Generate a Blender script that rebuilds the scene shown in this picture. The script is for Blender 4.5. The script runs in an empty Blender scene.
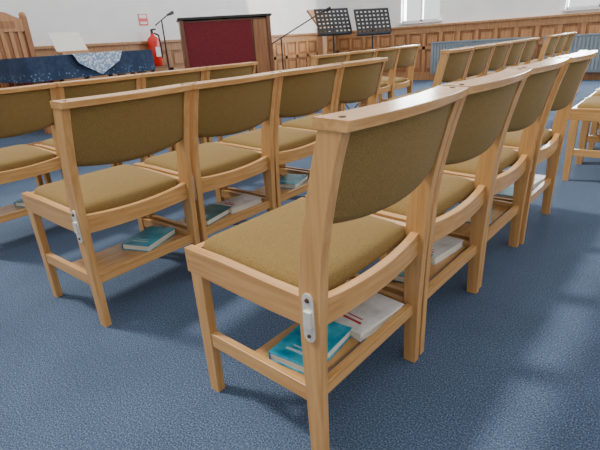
import bpy, bmesh, math, random
from mathutils import Vector, Matrix
random.seed(4)
H = 0.95
scene = bpy.context.scene

# ------------------------------------------------------------------ materials
def new_mat(name, col, rough=0.5, metallic=0.0):
    m = bpy.data.materials.new(name); m.use_nodes = True
    b = m.node_tree.nodes['Principled BSDF']
    b.inputs['Base Color'].default_value = (*col, 1)
    b.inputs['Roughness'].default_value = rough
    b.inputs['Metallic'].default_value = metallic
    return m

def noise_mat(name, c1, c2, scale=(10, 10, 10), nscale=5.0, rough=0.5, bump=0.0, detail=4, lo=0.35, hi=0.65, dist=0.0):
    m = new_mat(name, c1, rough)
    nt = m.node_tree; b = nt.nodes['Principled BSDF']
    tc = nt.nodes.new('ShaderNodeTexCoord'); mp = nt.nodes.new('ShaderNodeMapping')
    mp.inputs['Scale'].default_value = scale
    n = nt.nodes.new('ShaderNodeTexNoise'); n.inputs['Scale'].default_value = nscale
    n.inputs['Detail'].default_value = detail; n.inputs['Distortion'].default_value = dist
    r = nt.nodes.new('ShaderNodeValToRGB')
    r.color_ramp.elements[0].position = lo; r.color_ramp.elements[1].position = hi
    r.color_ramp.elements[0].color = (*c1, 1); r.color_ramp.elements[1].color = (*c2, 1)
    L = nt.links.new
    L(tc.outputs['Object'], mp.inputs['Vector']); L(mp.outputs['Vector'], n.inputs['Vector'])
    L(n.outputs['Fac'], r.inputs['Fac']); L(r.outputs['Color'], b.inputs['Base Color'])
    if bump > 0:
        bp = nt.nodes.new('ShaderNodeBump'); bp.inputs['Strength'].default_value = bump
        bp.inputs['Distance'].default_value = 0.004
        L(n.outputs['Fac'], bp.inputs['Height']); L(bp.outputs['Normal'], b.inputs['Normal'])
    return m

W1 = (0.44, 0.225, 0.075); W2 = (0.575, 0.325, 0.125)
wood_x = noise_mat('beech_grain_x', W1, W2, (1.2, 22, 22), 3, 0.30, 0.0, 5, dist=0.4)
wood_y = noise_mat('beech_grain_y', W1, W2, (22, 1.2, 22), 3, 0.22, 0.0, 5, dist=0.4)
wood_z = noise_mat('beech_grain_z', W1, W2, (22, 22, 1.2), 3, 0.30, 0.0, 5, dist=0.4)
fabric = noise_mat('mustard_fabric', (0.165, 0.098, 0.023), (0.235, 0.148, 0.040), (1, 1, 1), 300, 0.92, 0.3, 3)
oak_z = noise_mat('oak_panel', (0.25, 0.10, 0.035), (0.37, 0.165, 0.065), (12, 12, 1), 3, 0.4, 0, 4)
oak_lt = noise_mat('oak_light', (0.36, 0.17, 0.065), (0.49, 0.25, 0.11), (12, 12, 1), 3, 0.4, 0, 4)
dark_hole = new_mat('screw_hole_dark', (0.06, 0.03, 0.015), 0.8)
metal = new_mat('bracket_metal', (0.80, 0.76, 0.66), 0.35, 0.4)
black = new_mat('black_metal', (0.012, 0.012, 0.014), 0.4)
white_pl = noise_mat('wall_paint', (0.83, 0.82, 0.81), (0.88, 0.87, 0.86), (1, 1, 1), 3, 0.9, 0.0)
frame_w = new_mat('window_frame_white', (0.8, 0.8, 0.8), 0.4)
pages = noise_mat('book_pages', (0.70, 0.66, 0.56), (0.85, 0.82, 0.74), (1, 1, 260), 2, 0.8)
teal = noise_mat('teal_book_cover', (0.0, 0.22, 0.36), (0.06, 0.45, 0.60), (1, 1, 1), 22, 0.35)
whitec = noise_mat('white_book_cover', (0.55, 0.52, 0.50), (0.80, 0.77, 0.75), (1, 1, 1), 18, 0.35)
redp = new_mat('red_print', (0.45, 0.03, 0.03), 0.4)
palep = new_mat('pale_print', (0.45, 0.65, 0.68), 0.4)
darkt = noise_mat('dark_green_book_cover', (0.01, 0.09, 0.11), (0.03, 0.20, 0.22), (1, 1, 1), 18, 0.35)
red = new_mat('extinguisher_red', (0.70, 0.02, 0.015), 0.3)
maroon = noise_mat('maroon_cloth', (0.13, 0.008, 0.014), (0.20, 0.016, 0.024), (1, 1, 1), 60, 0.85)
darkwood = noise_mat('dark_piano_wood', (0.13, 0.045, 0.02), (0.22, 0.085, 0.035), (12, 12, 1), 3, 0.3)
ivory = new_mat('ivory_keys', (0.8, 0.78, 0.7), 0.3)
grey = noise_mat('grey_blue_enamel', (0.19, 0.23, 0.26), (0.23, 0.27, 0.30), (1, 1, 1), 4, 0.5)

def carpet_mat():
    m = new_mat('blue_carpet', (0.07, 0.12, 0.22), 0.95)
    nt = m.node_tree; b = nt.nodes['Principled BSDF']; L = nt.links.new
    tc = nt.nodes.new('ShaderNodeTexCoord')
    n1 = nt.nodes.new('ShaderNodeTexNoise'); n1.inputs['Scale'].default_value = 230; n1.inputs['Detail'].default_value = 3
    n2 = nt.nodes.new('ShaderNodeTexNoise'); n2.inputs['Scale'].default_value = 3.0; n2.inputs['Detail'].default_value = 4
    r = nt.nodes.new('ShaderNodeValToRGB')
    e = r.color_ramp.elements
    e[0].position = 0.30; e[0].color = (0.018, 0.029, 0.054, 1)
    e[1].position = 0.70; e[1].color = (0.135, 0.190, 0.28, 1)
    k = r.color_ramp.elements.new(0.5); k.color = (0.052, 0.080, 0.132, 1)
    r2 = nt.nodes.new('ShaderNodeValToRGB')
    r2.color_ramp.elements[0].position = 0.3; r2.color_ramp.elements[0].color = (0.88, 0.88, 0.88, 1)
    r2.color_ramp.elements[1].position = 0.7; r2.color_ramp.elements[1].color = (1.1, 1.1, 1.1, 1)
    mx = nt.nodes.new('ShaderNodeMix'); mx.data_type = 'RGBA'; mx.blend_type = 'MULTIPLY'; mx.inputs[0].default_value = 1
    L(tc.outputs['Object'], n1.inputs['Vector']); L(tc.outputs['Object'], n2.inputs['Vector'])
    L(n1.outputs['Fac'], r.inputs['Fac']); L(n2.outputs['Fac'], r2.inputs['Fac'])
    L(r.outputs['Color'], mx.inputs[6]); L(r2.outputs['Color'], mx.inputs[7])
    L(mx.outputs[2], b.inputs['Base Color'])
    bp = nt.nodes.new('ShaderNodeBump'); bp.inputs['Strength'].default_value = 0.35; bp.inputs['Distance'].default_value = 0.003
    L(n1.outputs['Fac'], bp.inputs['Height']); L(bp.outputs['Normal'], b.inputs['Normal'])
    b.inputs['Specular IOR Level'].default_value = 0.25
    return m
carpet = carpet_mat()

def cloth_pattern(name, base, ink, scale, thr):
    m = new_mat(name, base, 0.85)
    nt = m.node_tree; b = nt.nodes['Principled BSDF']; L = nt.links.new
    tc = nt.nodes.new('ShaderNodeTexCoord'); v = nt.nodes.new('ShaderNodeTexVoronoi'); v.inputs['Scale'].default_value = scale
    v.feature = 'F1'
    r = nt.nodes.new('ShaderNodeValToRGB'); r.color_ramp.elements[0].position = thr; r.color_ramp.elements[1].position = thr + 0.08
    r.color_ramp.elements[0].color = (*ink, 1); r.color_ramp.elements[1].color = (*base, 1)
    L(tc.outputs['Object'], v.inputs['Vector']); L(v.outputs['Distance'], r.inputs['Fac']); L(r.outputs['Color'], b.inputs['Base Color'])
    return m
navy = noise_mat('navy_cloth', (0.010, 0.024, 0.060), (0.02, 0.042, 0.095), (1, 1, 1), 25, 0.85)
navy_pat = cloth_pattern('navy_border_pattern', (0.014, 0.035, 0.08), (0.13, 0.20, 0.32), 34, 0.22)
lace = cloth_pattern('pale_lace', (0.24, 0.34, 0.50), (0.66, 0.73, 0.80), 45, 0.42)

# ------------------------------------------------------------------ mesh builder
class MB:
    def __init__(s): s.v = []; s.f = []; s.m = []; s.sm = []; s.mats = []
    def mi(s, mat):
        if mat not in s.mats: s.mats.append(mat)
        return s.mats.index(mat)
    def add(s, verts, faces, mat, smooth=False):
        o = len(s.v); s.v += [tuple(v) for v in verts]; k = s.mi(mat)
        for f in faces: s.f.append([o + i for i in f]); s.m.append(k); s.sm.append(smooth)
    def box(s, x0, x1, y0, y1, z0, z1, mat, M=None):
        vs = [(x, y, z) for z in (z0, z1) for y in (y0, y1) for x in (x0, x1)]
        if M: vs = [M @ Vector(v) for v in vs]
        s.add(vs, [(0, 2, 3, 1), (4, 5, 7, 6), (0, 1, 5, 4), (2, 6, 7, 3), (0, 4, 6, 2), (1, 3, 7, 5)], mat)
    def loft(s, rings, mat, smooth=False, caps=True):
        n = len(rings[0]); vs = [p for r in rings for p in r]; fs = []
        for i in range(len(rings) - 1):
            for j in range(n):
                a = i * n + j; b = i * n + (j + 1) % n
                fs.append((a, b, b + n, a + n))
        s.add(vs, fs, mat, smooth)
        if caps:
            s.add(rings[0], [tuple(reversed(range(n)))], mat); s.add(rings[-1], [tuple(range(n))], mat)
    def cyl(s, p0, p1, r0, r1=None, mat=None, n=16):
        r1 = r0 if r1 is None else r1
        p0 = Vector(p0); p1 = Vector(p1); d = (p1 - p0).normalized()
        u = d.orthogonal().normalized(); w = d.cross(u)
        R = [[p + (u * math.cos(2 * math.pi * k / n) + w * math.sin(2 * math.pi * k / n)) * r for k in range(n)] for p, r in ((p0, r0), (p1, r1))]
        s.loft(R, mat, True)
    def lathe(s, c, prof, mat, n=24):
        rings = [[(c[0] + r * math.cos(2 * math.pi * k / n), c[1] + r * math.sin(2 * math.pi * k / n), c[2] + z) for k in range(n)] for r, z in prof]
        s.loft(rings, mat, True)
    def tube(s, pts, r, mat, n=8):
        for a, b in zip(pts[:-1], pts[1:]): s.cyl(a, b, r, r, mat, n)
    def mesh(s, name):
        me = bpy.data.meshes.new(name); me.from_pydata(s.v, [], s.f)
        for m in s.mats: me.materials.append(m)
        for p, k, sm in zip(me.polygons, s.m, s.sm): p.material_index = k; p.use_smooth = sm
        bm = bmesh.new(); bm.from_mesh(me)
        bmesh.ops.recalc_face_normals(bm, faces=bm.faces); bm.to_mesh(me); bm.free(); me.update()
        return me
    def obj(s, name, loc=(0, 0, 0), rot=0.0, bevel=0.0):
        return place(s.mesh(name), name, loc, rot, bevel)

def place(me, name, loc=(0, 0, 0), rot=0.0, bevel=0.0):
    o = bpy.data.objects.new(name, me); scene.collection.objects.link(o)
    o.location = loc; o.rotation_euler = (0, 0, rot)
    if bevel:
        b = o.modifiers.new('edge_bevel', 'BEVEL'); b.width = bevel; b.segments = 2; b.limit_method = 'ANGLE'; b.angle_limit = math.radians(50)
    return o

# ------------------------------------------------------------------ chair  (faces -X, rear foot centre at x=0)
HW = 0.242; T = 0.026; XF = -0.392
def interp(tab, z):
    for (z0, a0, b0), (z1, a1, b1) in zip(tab[:-1], tab[1:]):
        if z <= z1:
            t = (z - z0) / (z1 - z0); return a0 + (a1 - a0) * t, b0 + (b1 - b0) * t
    return tab[-1][1:]
POST = [(0, -0.018, 0.020), (0.2, -0.022, 0.024), (0.34, -0.025, 0.030), (0.44, -0.024, 0.037), (0.50, -0.020, 0.040), (0.56, -0.011, 0.046),
        (0.62, 0.002, 0.056), (0.68, 0.016, 0.069), (0.74, 0.031, 0.084), (0.806, 0.050, 0.104)]
def chair_mesh():
    b = MB()
    for sgn in (-1, 1):
        y0, y1 = sorted((sgn * HW, sgn * (HW - T)))
        b.loft([[(a, y0, z), (c, y0, z), (c, y1, z), (a, y1, z)] for z, a, c in POST], wood_z)
        b.loft([[(XF - w, y0, z), (XF + w2, y0, z), (XF + w2, y1, z), (XF - w, y1, z)] for z, w, w2 in ((0, .018, .018), (0.39, .022, .024))], wood_z)
        b.loft([[(x, y0, zb), (x, y1, zb), (x, y1, zt), (x, y0, zt)] for x, zb, zt in ((XF - 0.034, .390, .460), (XF + .1, .385, .460), (-.12, .378, .452), (-0.022, .378, .450))], wood_x)
        b.box(XF + .018, -0.021, y0 + .003, y1 - .003, 0.165, 0.208, wood_x)
    yi = HW - T
    b.box(XF - 0.030, XF - 0.004, -yi, yi, 0.392, 0.456, wood_y)
    N = 12; R = []
    for i in range(N + 1):
        y = -yi + 2 * yi * i / N; k = 1 - (y / yi) ** 2
        R.append([(-.006 + .014 * k, y, .372 - 0.004 * k), (.018 + .014 * k, y, .372 - .004 * k), (.018 + .014 * k, y, .438 - .012 * k), (-.006 + .014 * k, y, .438 - .012 * k)])
    b.loft(R, wood_y)
    x0, x1 = XF - 0.006, -0.012
    def ring(inset, z):
        pts = []; r = 0.03
        xa, xb, ya = x0 + inset, x1 - inset, yi - 0.001 - inset
        for cx, cy, a0 in ((xb - r, ya - r, 0), (xa + r, ya - r, 90), (xa + r, -ya + r, 180), (xb - r, -ya + r, 270)):
            for q in range(6):
                a = math.radians(a0 + q * 18); pts.append((cx + r * math.cos(a), cy + r * math.sin(a), z))
        return pts
    cx = (x0 + x1) / 2
    rings = [ring(0.0, 0.44), ring(0.0, 0.462), ring(0.004, 0.473), ring(0.014, 0.481), ring(0.03, 0.486)]
    base = ring(0.03, 0.486)
    for s_, z in ((0.8, .491), (0.55, .495), (0.25, .497), (0.02, .4975)):
        rings.append([(cx + (p[0] - cx) * s_, p[1] * s_, z) for p in base])
    rings = [[(p[0], p[1], p[2] - 0.022 * (p[0] - x0) / (x1 - x0)) for p in r] for r in rings]
    b.loft(rings, fabric, True)
    N = 16; R = []
    for i in range(N + 1):
        y = -yi + 2 * yi * i / N; k = 1 - (y / yi) ** 2
        zb = 0.615 - 0.022 * k; zt = 0.807
        sec = []
        zs = [zb, zb + .006, zb + .02, (zb + zt) / 2, zt - .01, zt]
        th = [.006, .015, .020, .022, .019, .018]
        for z, t in zip(zs, th):
            a, c = interp(POST, z); m_ = (a + c) / 2 + .026 * k; sec.append((m_ + t, y, z))
        for z, t in reversed(list(zip(zs, th))):
            a, c = interp(POST, z); m_ = (a + c) / 2 + .026 * k; sec.append((m_ - t, y, z))
        R.append(sec)
    b.loft(R, fabric, True)
    R = []
    for i in range(N + 1):
        y = -HW - .002 + 2 * (HW + .002) * i / N; k = 1 - (y / HW) ** 2
        xa, xb = .042 + .026 * k, .116 + .022 * k
        R.append([(xa, y, .807), (xb, y, .805), (xb + .002, y, .825), (xa, y, .828)])
    b.loft(R, wood_y)
    for y in (-HW + .022, HW - .022):
        b.cyl((.088, y, .8235), (.088, y, .8275), .0065, .0065, dark_hole, 12)
    b.box(-0.235, -0.035, -yi, yi, 0.176, 0.188, wood_y)
    b.box(-0.012, 0.008, -yi, yi, 0.170, 0.205, wood_y)
    # linking bracket on the left side
    y = -HW
    pl = [(math.cos(a) * .015, math.sin(a) * .015) for a in [math.radians(t) for t in range(0, 181, 30)]]
    pl = [(p[0], p[1] + .045) for p in pl] + [(-p[0], -p[1] - .045) for p in pl]
    zc = .405
    b.loft([[(.004 + p[0], y - t, zc + p[1]) for p in pl] for t in (0.0, .0035)], metal)
    b.loft([[(.004 + dx * .6, y - t, zc - .012 + dz) for dx, dz in ((-.016, .03), (.016, .03), (.016, -.01), (-.016, -.01))] for t in (0.0035, .010)], metal)
    b.cyl((.004, y - .002, zc + .044), (.004, y - .007, zc + .044), .006, .005, dark_hole, 10)
    b.cyl((.004, y - .002, zc - .044), (.004, y - .007, zc - .044), .005, .004, dark_hole, 10)
    b.box(-.008, .016, HW, HW + .003, .37, .44, metal)
    return b.mesh('church_chair')
CH = chair_mesh()

def book_mesh(cover, accent, name='hymn_book', l=.20, w=.135, t=.026):
    b = MB()
    b.box(-w / 2, w / 2, -l / 2, l / 2, 0, .0025, cover)
    b.box(-w / 2, w / 2, -l / 2, l / 2, t - .0025, t, cover)
    b.box(-w / 2, -w / 2 + .003, -l / 2, l / 2, .0025, t - .0025, cover)
    b.box(-w / 2 + .003, w / 2 - .004, -l / 2 + .004, l / 2 - .004, .0025, t - .0025, pages)
    b.box(-w / 2 + .03, w / 2 - .03, -l / 2 + .034, -l / 2 + .043, t, t + .0004, accent)
    b.box(-w / 2 + .04, w / 2 - .04, -l / 2 + .054, -l / 2 + .059, t, t + .0004, accent)
    return b.mesh(name)
BK = [book_mesh(teal, palep), book_mesh(whitec, redp), book_mesh(darkt, palep)]

PITCH = 0.53 * H
def row(xr, y0, n, ang, books=True):
    d = Vector((math.sin(ang), math.cos(ang), 0))
    for i in range(n):
        c = Vector((xr * H, y0 * H, 0)) + d * (HW - .013 + i * PITCH)
        jit = random.uniform(-.006, .006)
        a = -ang + random.uniform(-.008, .008)
        place(CH, 'church_chair', (c.x + (jit if i else 0), c.y, 0), a, .0022)
        if books:
            M = Matrix.Rotation(a, 3, 'Z')
            lst = [(-.12, -.10, 0, .1), (-.085, .10, 1, -.1)] if i % 3 == 0 else ([(-.13, -.07, 2, .2), (-.12, .12, 1, -.1)] if i % 3 == 1 else [(-.13, .05, 0, .3)])
            if xr < -1.5 and i == 0: lst = [(-.135, .10, 0, .35)]
            for bx, by, k, r in lst:
                p = c + M @ Vector((bx, by, 0))
                place(BK[k], 'hymn_book', (p.x, p.y, .1885), a + r)

row(-0.557, 0.688, 4, math.radians(2.0))
row(-1.622, 0.695, 4, 0.0)
row(-2.78, 0.70, 4, 0.0)
row(-0.10, 3.48, 4, 0.0)
row(-1.50, 3.50, 5, 0.0)
row(-2.70, 3.50, 4, 0.0, False)
row(-1.50, 6.75, 3, 0.0, False)

# ------------------------------------------------------------------ room
XW = -7.0 * H; YW = 10.3 * H; XE = 3.6; YS = -3.2; ZT = 4.2; TH = .25
b = MB(); b.box(XW - TH, XE + TH, YS - TH, YW + TH, -.1, 0, carpet); b.obj('floor')
b = MB(); b.box(XW - TH, XW, YS, YW, 0, ZT, white_pl); b.obj('wall_stage')
b = MB(); b.box(XE, XE + TH, YS, YW, 0, ZT, white_pl); b.obj('wall_rear')
b = MB(); b.box(XW - TH, XE + TH, YS - TH, YS, 0, ZT, white_pl); b.obj('wall_left')
wins = [(-5.25, -4.35), (-1.95, -0.35), (1.0, 2.2)]
wins = [(a * H, c * H) for a, c in wins]
SILL = 1.17; WT = 3.1
b = MB(); xs = [XW - TH] + [v for w in wins for v in w] + [XE + TH]
for i in range(0, len(xs), 2): b.box(xs[i], xs[i + 1], YW, YW + TH, 0, ZT, white_pl)
for a, c in wins: b.box(a, c, YW, YW + TH, 0, SILL, white_pl); b.box(a, c, YW, YW + TH, WT, ZT, white_pl)
b.obj('wall_right')
for i, (a, c) in enumerate(wins):
    b = MB(); y0, y1 = YW + .08, YW + .14
    n = max(2, round((c - a) / .45))
    for k in range(n + 1):
        x = a + (c - a) * k / n; b.box(max(a, x - .022), min(c, x + .022), y0, y1, SILL, WT, frame_w)
    for z in (SILL, SILL + .55, WT - .06): b.box(a, c, y0, y1, z, z + .04, frame_w)
    b.box(a - .05, c + .05, YW - .05, YW + .08, SILL - .03, SILL, frame_w)
    b.obj('window_%d' % (i + 1))
    l = bpy.data.lights.new('window_daylight', 'AREA'); l.shape = 'RECTANGLE'; l.size = c - a; l.size_y = WT - SILL; l.energy = 150 * (c - a); l.color = (.93, .97, 1)
    lo = bpy.data.objects.new('window_daylight', l); scene.collection.objects.link(lo); lo.location = ((a + c) / 2, YW + TH + .02, (SILL + WT) / 2)
    lo.rotation_euler = Vector((0, -1, 0)).to_track_quat('-Z', 'Z').to_euler()

DT = 1.06
def wainscot(name, along, p, a, c, sgn):
    b = MB()
    def bx(u0, u1, d0, d1, z0, z1, m):
        q0, q1 = sorted((p + sgn * d0, p + sgn * d1))
        if along == 'y': b.box(q0, q1, u0, u1, z0, z1, m)
        else: b.box(u0, u1, q0, q1, z0, z1, m)
    bx(a, c, 0, .02, 0, DT, oak_z)
    bx(a, c, .02, .045, 0, .16, oak_lt); bx(a, c, .02, .04, DT - .12, DT, oak_lt); bx(a, c, 0, .075, DT, DT + .035, oak_lt)
    bx(a, c, .02, .035, .62, .68, oak_lt)
    n = int((c - a) / .36)
    for k in range(n + 1):
        u = a + (c - a - .07) * k / n
        bx(u, u + .07, .02, .035, .16, DT - .12, oak_lt)
        if k < n:
            v = u + (c - a - .07) / n
            bx(u + .12, v - .05, .02, .028, .24, .56, oak_lt); bx(u + .12, v - .05, .02, .028, .73, DT - .17, oak_lt)
    b.obj(name)
wainscot('trim_1', 'y', XW, YS, YW - .08, 1)
wainscot('trim_2', 'x', YW, XW, XE, -1)

DZ = .25
b = MB(); b.box(XW + .08, -4.72 * H, -1.5, 5.9 * H, 0, DZ - .002, carpet); b.box(-4.72 * H, -4.72 * H + .02, -1.5, 5.9 * H, DZ - .05, DZ - .002, oak_lt); b.obj('stage_platform')

for x0, x1 in ((-4.2, -2.3), (-2.1, -.2), (0.1, 2.0)):
    b = MB(); b.box(x0, x1, YW - .19, YW - .10, .14, .74, grey)
    n = int((x1 - x0) / .06)
    for k in range(n): x = x0 + .02 + k * .06; b.box(x, x + .035, YW - .20, YW - .19, .17, .71, grey)
    b.box(x0, x1, YW - .20, YW - .09, .735, .76, grey)
    b.box(x0 + .1, x0 + .14, YW - .15, YW - .1, 0, .15, grey); b.box(x1 - .14, x1 - .1, YW - .15, YW - .1, 0, .15, grey)
    b.box(x0 + .1, x0 + .14, YW - .1, YW - .045, .6, .64, grey); b.box(x1 - .14, x1 - .1, YW - .1, YW - .045, .6, .64, grey)
    b.obj('radiator')

# communion table with blue cloth
tx0, tx1, ty0, ty1, tz = -5.65 * H, -5.0 * H, 2.02 * H, 3.44 * H, DZ + .71
b = MB()
b.box(tx0, tx1, ty0, ty1, tz - .035, tz, oak_lt)
for x in (tx0 + .06, tx1 - .13):
    for y in (ty0 + .06, ty1 - .13): b.box(x, x + .07, y, y + .07, DZ, tz - .035, oak_z)
b.box(tx0 + .07, tx1 - .07, ty0 + .07, ty1 - .07, tz - .13, tz - .035, oak_z)
for x in (tx0 + .07, tx1 - .12): b.box(x, x + .05, ty0 + .1, ty1 - .1, DZ + .12, DZ + .18, oak_z)
b.obj('communion_table')
b = MB()
b.box(tx0 - .012, tx1 + .012, ty0 - .012, ty1 + .012, tz + .001, tz + .006, navy)
per = []
def edge(p, q, n):
    for i in range(n): per.append((p[0] + (q[0] - p[0]) * i / n, p[1] + (q[1] - p[1]) * i / n, (q[1] - p[1], -(q[0] - p[0]))))
P = [(tx0 - .012, ty0 - .012), (tx1 + .012, ty0 - .012), (tx1 + .012, ty1 + .012), (tx0 - .012, ty1 + .012)]
for i, n in enumerate((20, 48, 20, 48)): edge(P[i], P[(i + 1) % 4], n)
rings = []
for d in (0, .04, .09, .14, .145, .22):
    r = []
    for k, (x, y, nn) in enumerate(per):
        l = math.hypot(*nn); a = (.005 + .016 * (1 + math.sin(k * .62))) * d / .23 + .002
        r.append((x + nn[0] / l * a, y + nn[1] / l * a, tz + .006 - d))
    rings.append(r)
b.loft(rings[:5], navy, True, False); b.loft(rings[4:], navy_pat, True, False)
b.obj('blue_table_cloth')
b = MB(); yc = (ty0 + ty1) / 2 + .02; xx = tx1 + .055
b.box(tx0 + .1, xx, yc - .27, yc + .27, tz + .008, tz + .011, lace)
b.add([(xx, yc - .27, tz + .011), (xx, yc + .27, tz + .011), (xx, yc + .22, tz - .08), (xx, yc, tz - .20), (xx, yc - .22, tz - .08),
       (xx + .004, yc - .27, tz + .011), (xx + .004, yc + .27, tz + .011), (xx + .004, yc + .22, tz - .08), (xx + .004, yc, tz - .20), (xx + .004, yc - .22, tz - .08)],
      [(0, 4, 3, 2, 1), (5, 6, 7, 8, 9), (0, 1, 6, 5), (1, 2, 7, 6), (2, 3, 8, 7), (3, 4, 9, 8), (4, 0, 5, 9)], lace)
b.obj('lace_runner')
b = MB(); yb = ty0 + .62; xb = tx0 + .3; z0 = tz + .012
b.box(-.0, .20, -.16, .16, -.012, 0, oak_lt, Matrix.Translation((xb, yb, z0 + .02)) @ Matrix.Rotation(math.radians(-122), 4, 'Y'))
b.box(xb - .12, xb + .06, yb - .14, yb + .14, z0, z0 + .015, oak_lt)
b.box(xb + .01, xb + .05, yb - .17, yb + .17, z0 + .015, z0 + .03, oak_lt)
Mp = Matrix.Translation((xb + .014, yb, z0 + .03)) @ Matrix.Rotation(math.radians(-122), 4, 'Y')
for s_ in (-1, 1):
    R = []
    for i in range(7):
        u = i / 6; y = s_ * u * .165; h = .008 + .022 * math.sin(math.pi * min(1, u * .8 + .15))
        R.append([Mp @ Vector((0.0, y, -.0)), Mp @ Vector((.22, y, -.0)), Mp @ Vector((.22, y, h)), Mp @ Vector((0.0, y, h))])
    b.loft(R, pages)
b.obj('open_bible')

# tall carved wooden armchair on the dais
b = MB(); gx, gy = -6.45 * H, 2.42 * H; Z = DZ + .001
for y in (gy - .3, gy + .25):
    b.box(gx - .03, gx + .03, y, y + .06, Z, Z + 1.16, oak_z)
    b.box(gx + .42, gx + .48, y, y + .06, Z, Z + .68, oak_z)
    b.box(gx + .0, gx + .5, y, y + .06, Z + .66, Z + .71, oak_lt)
    b.lathe((gx, y + .03, Z + 1.16), [(.035, 0), (.04, .02), (.03, .04), (.004, .05)], oak_lt, 12)
b.box(gx, gx + .47, gy - .27, gy + .28, Z + .36, Z + .43, oak_z)
b.box(gx + .02, gx + .45, gy - .24, gy + .25, Z + .43, Z + .48, maroon)
b.loft([[(gx + t, gy + .005 + a, Z + z) for a, z in ((-.25, 1.0), (.25, 1.0), (.25, 1.13), (.17, 1.16), (.09, 1.20), (0, 1.215), (-.09, 1.20), (-.17, 1.16), (-.25, 1.13))] for t in (-.02, .025)], oak_lt)
b.box(gx - .02, gx + .02, gy - .245, gy + .255, Z + .56, Z + .64, oak_lt)
b.box(gx - .012, gx + .004, gy - .245, gy + .255, Z + .64, Z + 1.0, oak_z)
for k in range(5):
    yy = gy - .205 + k * .095; b.box(gx + .004, gx + .018, yy, yy + .045, Z + .64, Z + 1.0, oak_lt)
b.box(gx + .025, gx + .032, gy - .15, gy + .16, Z + 1.04, Z + 1.11, oak_z)
b.obj('carved_wooden_armchair')

# upright piano, back (maroon cloth) towards the congregation; local: back faces +X
b = MB(); W = .60
b.box(-.22, .24, -W, -W + .05, 0.03, 1.04, darkwood); b.box(-.22, .24, W - .05, W, 0.03, 1.04, darkwood)
b.box(-.20, .20, -W + .05, W - .05, .05, 1.03, darkwood)
b.box(.20, .22, -W + .05, W - .26, .1, 1.01, maroon)
b.box(.20, .225, W - .24, W - .05, .1, 1.01, oak_z)
b.box(-.25, .26, -W - .02, W + .02, 1.04, 1.07, black)
b.box(-.46, -.20, -W + .02, W - .02, .60, .66, darkwood)
b.box(-.43, -.3, -W + .08, W - .08, .66, .675, ivory)
b.box(-.46, -.38, -W + .02, -W + .1, 0.05, .60, darkwood); b.box(-.46, -.38, W - .1, W - .02, 0.05, .60, darkwood)
b.box(-.46, .24, -W, W, 0, .05, darkwood)
b.obj('upright_piano', (-5.34 * H, 4.98 * H, DZ), math.radians(-36), .004)

b = MB(); ex, ey = XW + .14, 4.80 * H; ez = .72
b.lathe((ex, ey, ez), [(.02, 0), (.08, .005), (.09, .03), (.09, .36), (.075, .41), (.035, .44), (.025, .46), (.025, .48)], red)
b.cyl((ex, ey, ez + .46), (ex, ey, ez + .53), .022, .018, black); b.box(ex - .01, ex + .1, ey - .012, ey + .012, ez + .52, ez + .54, black)
b.tube([(ex, ey + .03, ez + .48), (ex + .03, ey + .09, ez + .45), (ex + .03, ey + .105, ez + .3), (ex + .03, ey + .1, ez + .12)], .012, black)
b.box(XW + .045, XW + .06, ey - .04, ey + .04, ez + .1, ez + .4, metal); b.box(ex + .065, ex + .094, ey - .04, ey + .04, ez + .14, ez + .28, frame_w)
b.obj('fire_extinguisher')
b = MB(); b.box(XW + .0, XW + .006, ey - .10, ey + .06, 1.32, 1.48, red); b.box(XW + .006, XW + .008, ey - .08, ey + .04, 1.42, 1.47, frame_w); b.box(XW + .006, XW + .008, ey - .08, ey + .04, 1.34, 1.37, frame_w)
b.obj('fire_safety_sign')

def music_stand(x, y, h=1.24, yaw=0):
    b = MB()
    for k in range(3):
        a = math.radians(k * 120 + 20); b.tube([(0, 0, .30), (math.cos(a) * .27, math.sin(a) * .27, .012)], .009, black)
        b.tube([(0, 0, .12), (math.cos(a) * .15, math.sin(a) * .15, .13)], .005, black)
    b.cyl((0, 0, .1), (0, 0, h), .013, .011, black)
    M = Matrix.Translation((0, 0, h)) @ Matrix.Rotation(math.radians(68), 4, 'Y')
    Wd, Hd = .25, .165
    for k in range(9):
        yy = -Wd + k * (2 * Wd - .024) / 8; b.box(-Hd, Hd, yy, yy + .03, -.002, .002, black, M)
    for k in range(7):
        xx = -Hd + k * (2 * Hd - .02) / 6; b.box(xx, xx + .03, -Wd, Wd, -.003, .003, black, M)
    b.box(Hd, Hd + .01, -Wd, Wd, -.05, .005, black, M)
    b.obj('music_stand', (x, y, 0), yaw)
music_stand(-4.0 * H, 5.80 * H, 1.17, math.radians(-28))
music_stand(-3.60 * H, 6.2 * H, 1.14, math.radians(-35))

def mic_stand(x, y, h, boom, z=0, yaw=0):
    b = MB()
    for k in range(3):
        a = math.radians(k * 120 + 50); b.tube([(0, 0, .2), (math.cos(a) * .24, math.sin(a) * .24, .01)], .008, black)
    b.cyl((0, 0, .05), (0, 0, h), .011, .009, black)
    b.tube([(-.12, 0, h - .06), (0, 0, h), (boom, 0, h + boom * .5)], .008, black)
    b.cyl((boom, 0, h + boom * .5), (boom + .1, 0, h + boom * .5 + .03), .013, .022, black)
    b.obj('microphone_stand', (x, y, z), yaw)
mic_stand(-4.25 * H, 4.95 * H, 1.0, .55, 0, math.radians(50))
mic_stand(-5.55 * H, 4.07 * H, 1.05, .12, DZ, math.radians(100))

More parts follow.
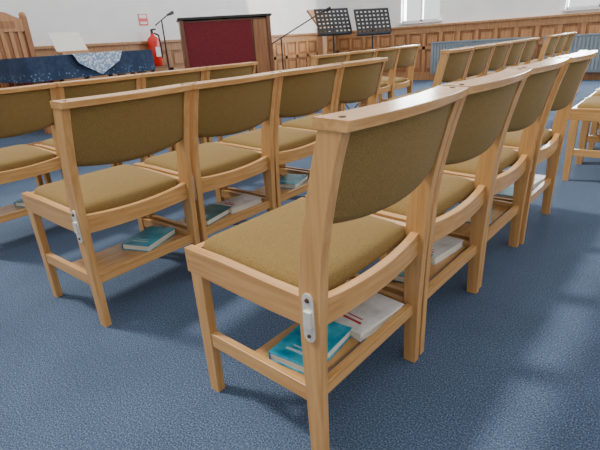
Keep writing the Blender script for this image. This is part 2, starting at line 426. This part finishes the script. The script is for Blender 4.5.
# wooden lectern
b = MB(); lx, ly = -5.0 * H, 6.9 * H
b.box(lx - .2, lx + .2, ly - .22, ly + .22, 0, .05, oak_lt); b.box(lx - .05, lx + .05, ly - .06, ly + .06, .05, 1.12, oak_lt)
M = Matrix.Translation((lx, ly, 1.25)) @ Matrix.Rotation(math.radians(50), 4, 'Y')
b.box(-.18, .18, -.22, .22, -.015, .015, oak_lt, M); b.box(.18, .195, -.22, .22, -.05, .015, oak_lt, M)
b.box(lx - .04, lx + .04, ly - .05, ly + .05, 1.12, 1.24, oak_lt)
b.obj('wooden_lectern')

# ------------------------------------------------------------------ light
w = bpy.data.worlds.new('overcast_daylight'); scene.world = w; w.use_nodes = True
bg = w.node_tree.nodes['Background']; bg.inputs[0].default_value = (0.97, 0.985, 1.0, 1); bg.inputs[1].default_value = 1.4
s = bpy.data.lights.new('window_sun', 'SUN'); s.energy = 3.6; s.angle = math.radians(7); s.color = (1, .95, .86)
so = bpy.data.objects.new('window_sun', s); scene.collection.objects.link(so)
so.rotation_euler = Vector((0.62, 0.22, -1.0)).to_track_quat('-Z', 'Y').to_euler()
sp = bpy.data.lights.new('sun_patch_spot', 'SPOT'); sp.energy = 700; sp.spot_size = math.radians(26); sp.spot_blend = .15; sp.color = (1, .95, .85)  # added spot, no real fixture: imitates a sunlit patch on the stage wall
spo = bpy.data.objects.new('sun_patch_spot', sp); scene.collection.objects.link(spo); spo.location = (-3.0, 6.0, 3.4)
spo.rotation_euler = (Vector((XW, 8.2 * H, 1.8)) - spo.location).to_track_quat('-Z', 'Y').to_euler()

# ------------------------------------------------------------------ camera
r = Vector((.781, .621, -.062)).normalized(); f = Vector((-.596, .712, -.3715)); f = (f - f.dot(r) * r).normalized(); u = r.cross(f)
cam = bpy.data.cameras.new('camera'); co = bpy.data.objects.new('camera', cam); scene.collection.objects.link(co)
Mx = Matrix((( r.x, u.x, -f.x, 0), (r.y, u.y, -f.y, 0), (r.z, u.z, -f.z, H), (0, 0, 0, 1)))
co.matrix_world = Mx
cam.sensor_width = 36; cam.lens = 459 / 600 * 36; cam.clip_start = .02
scene.camera = co
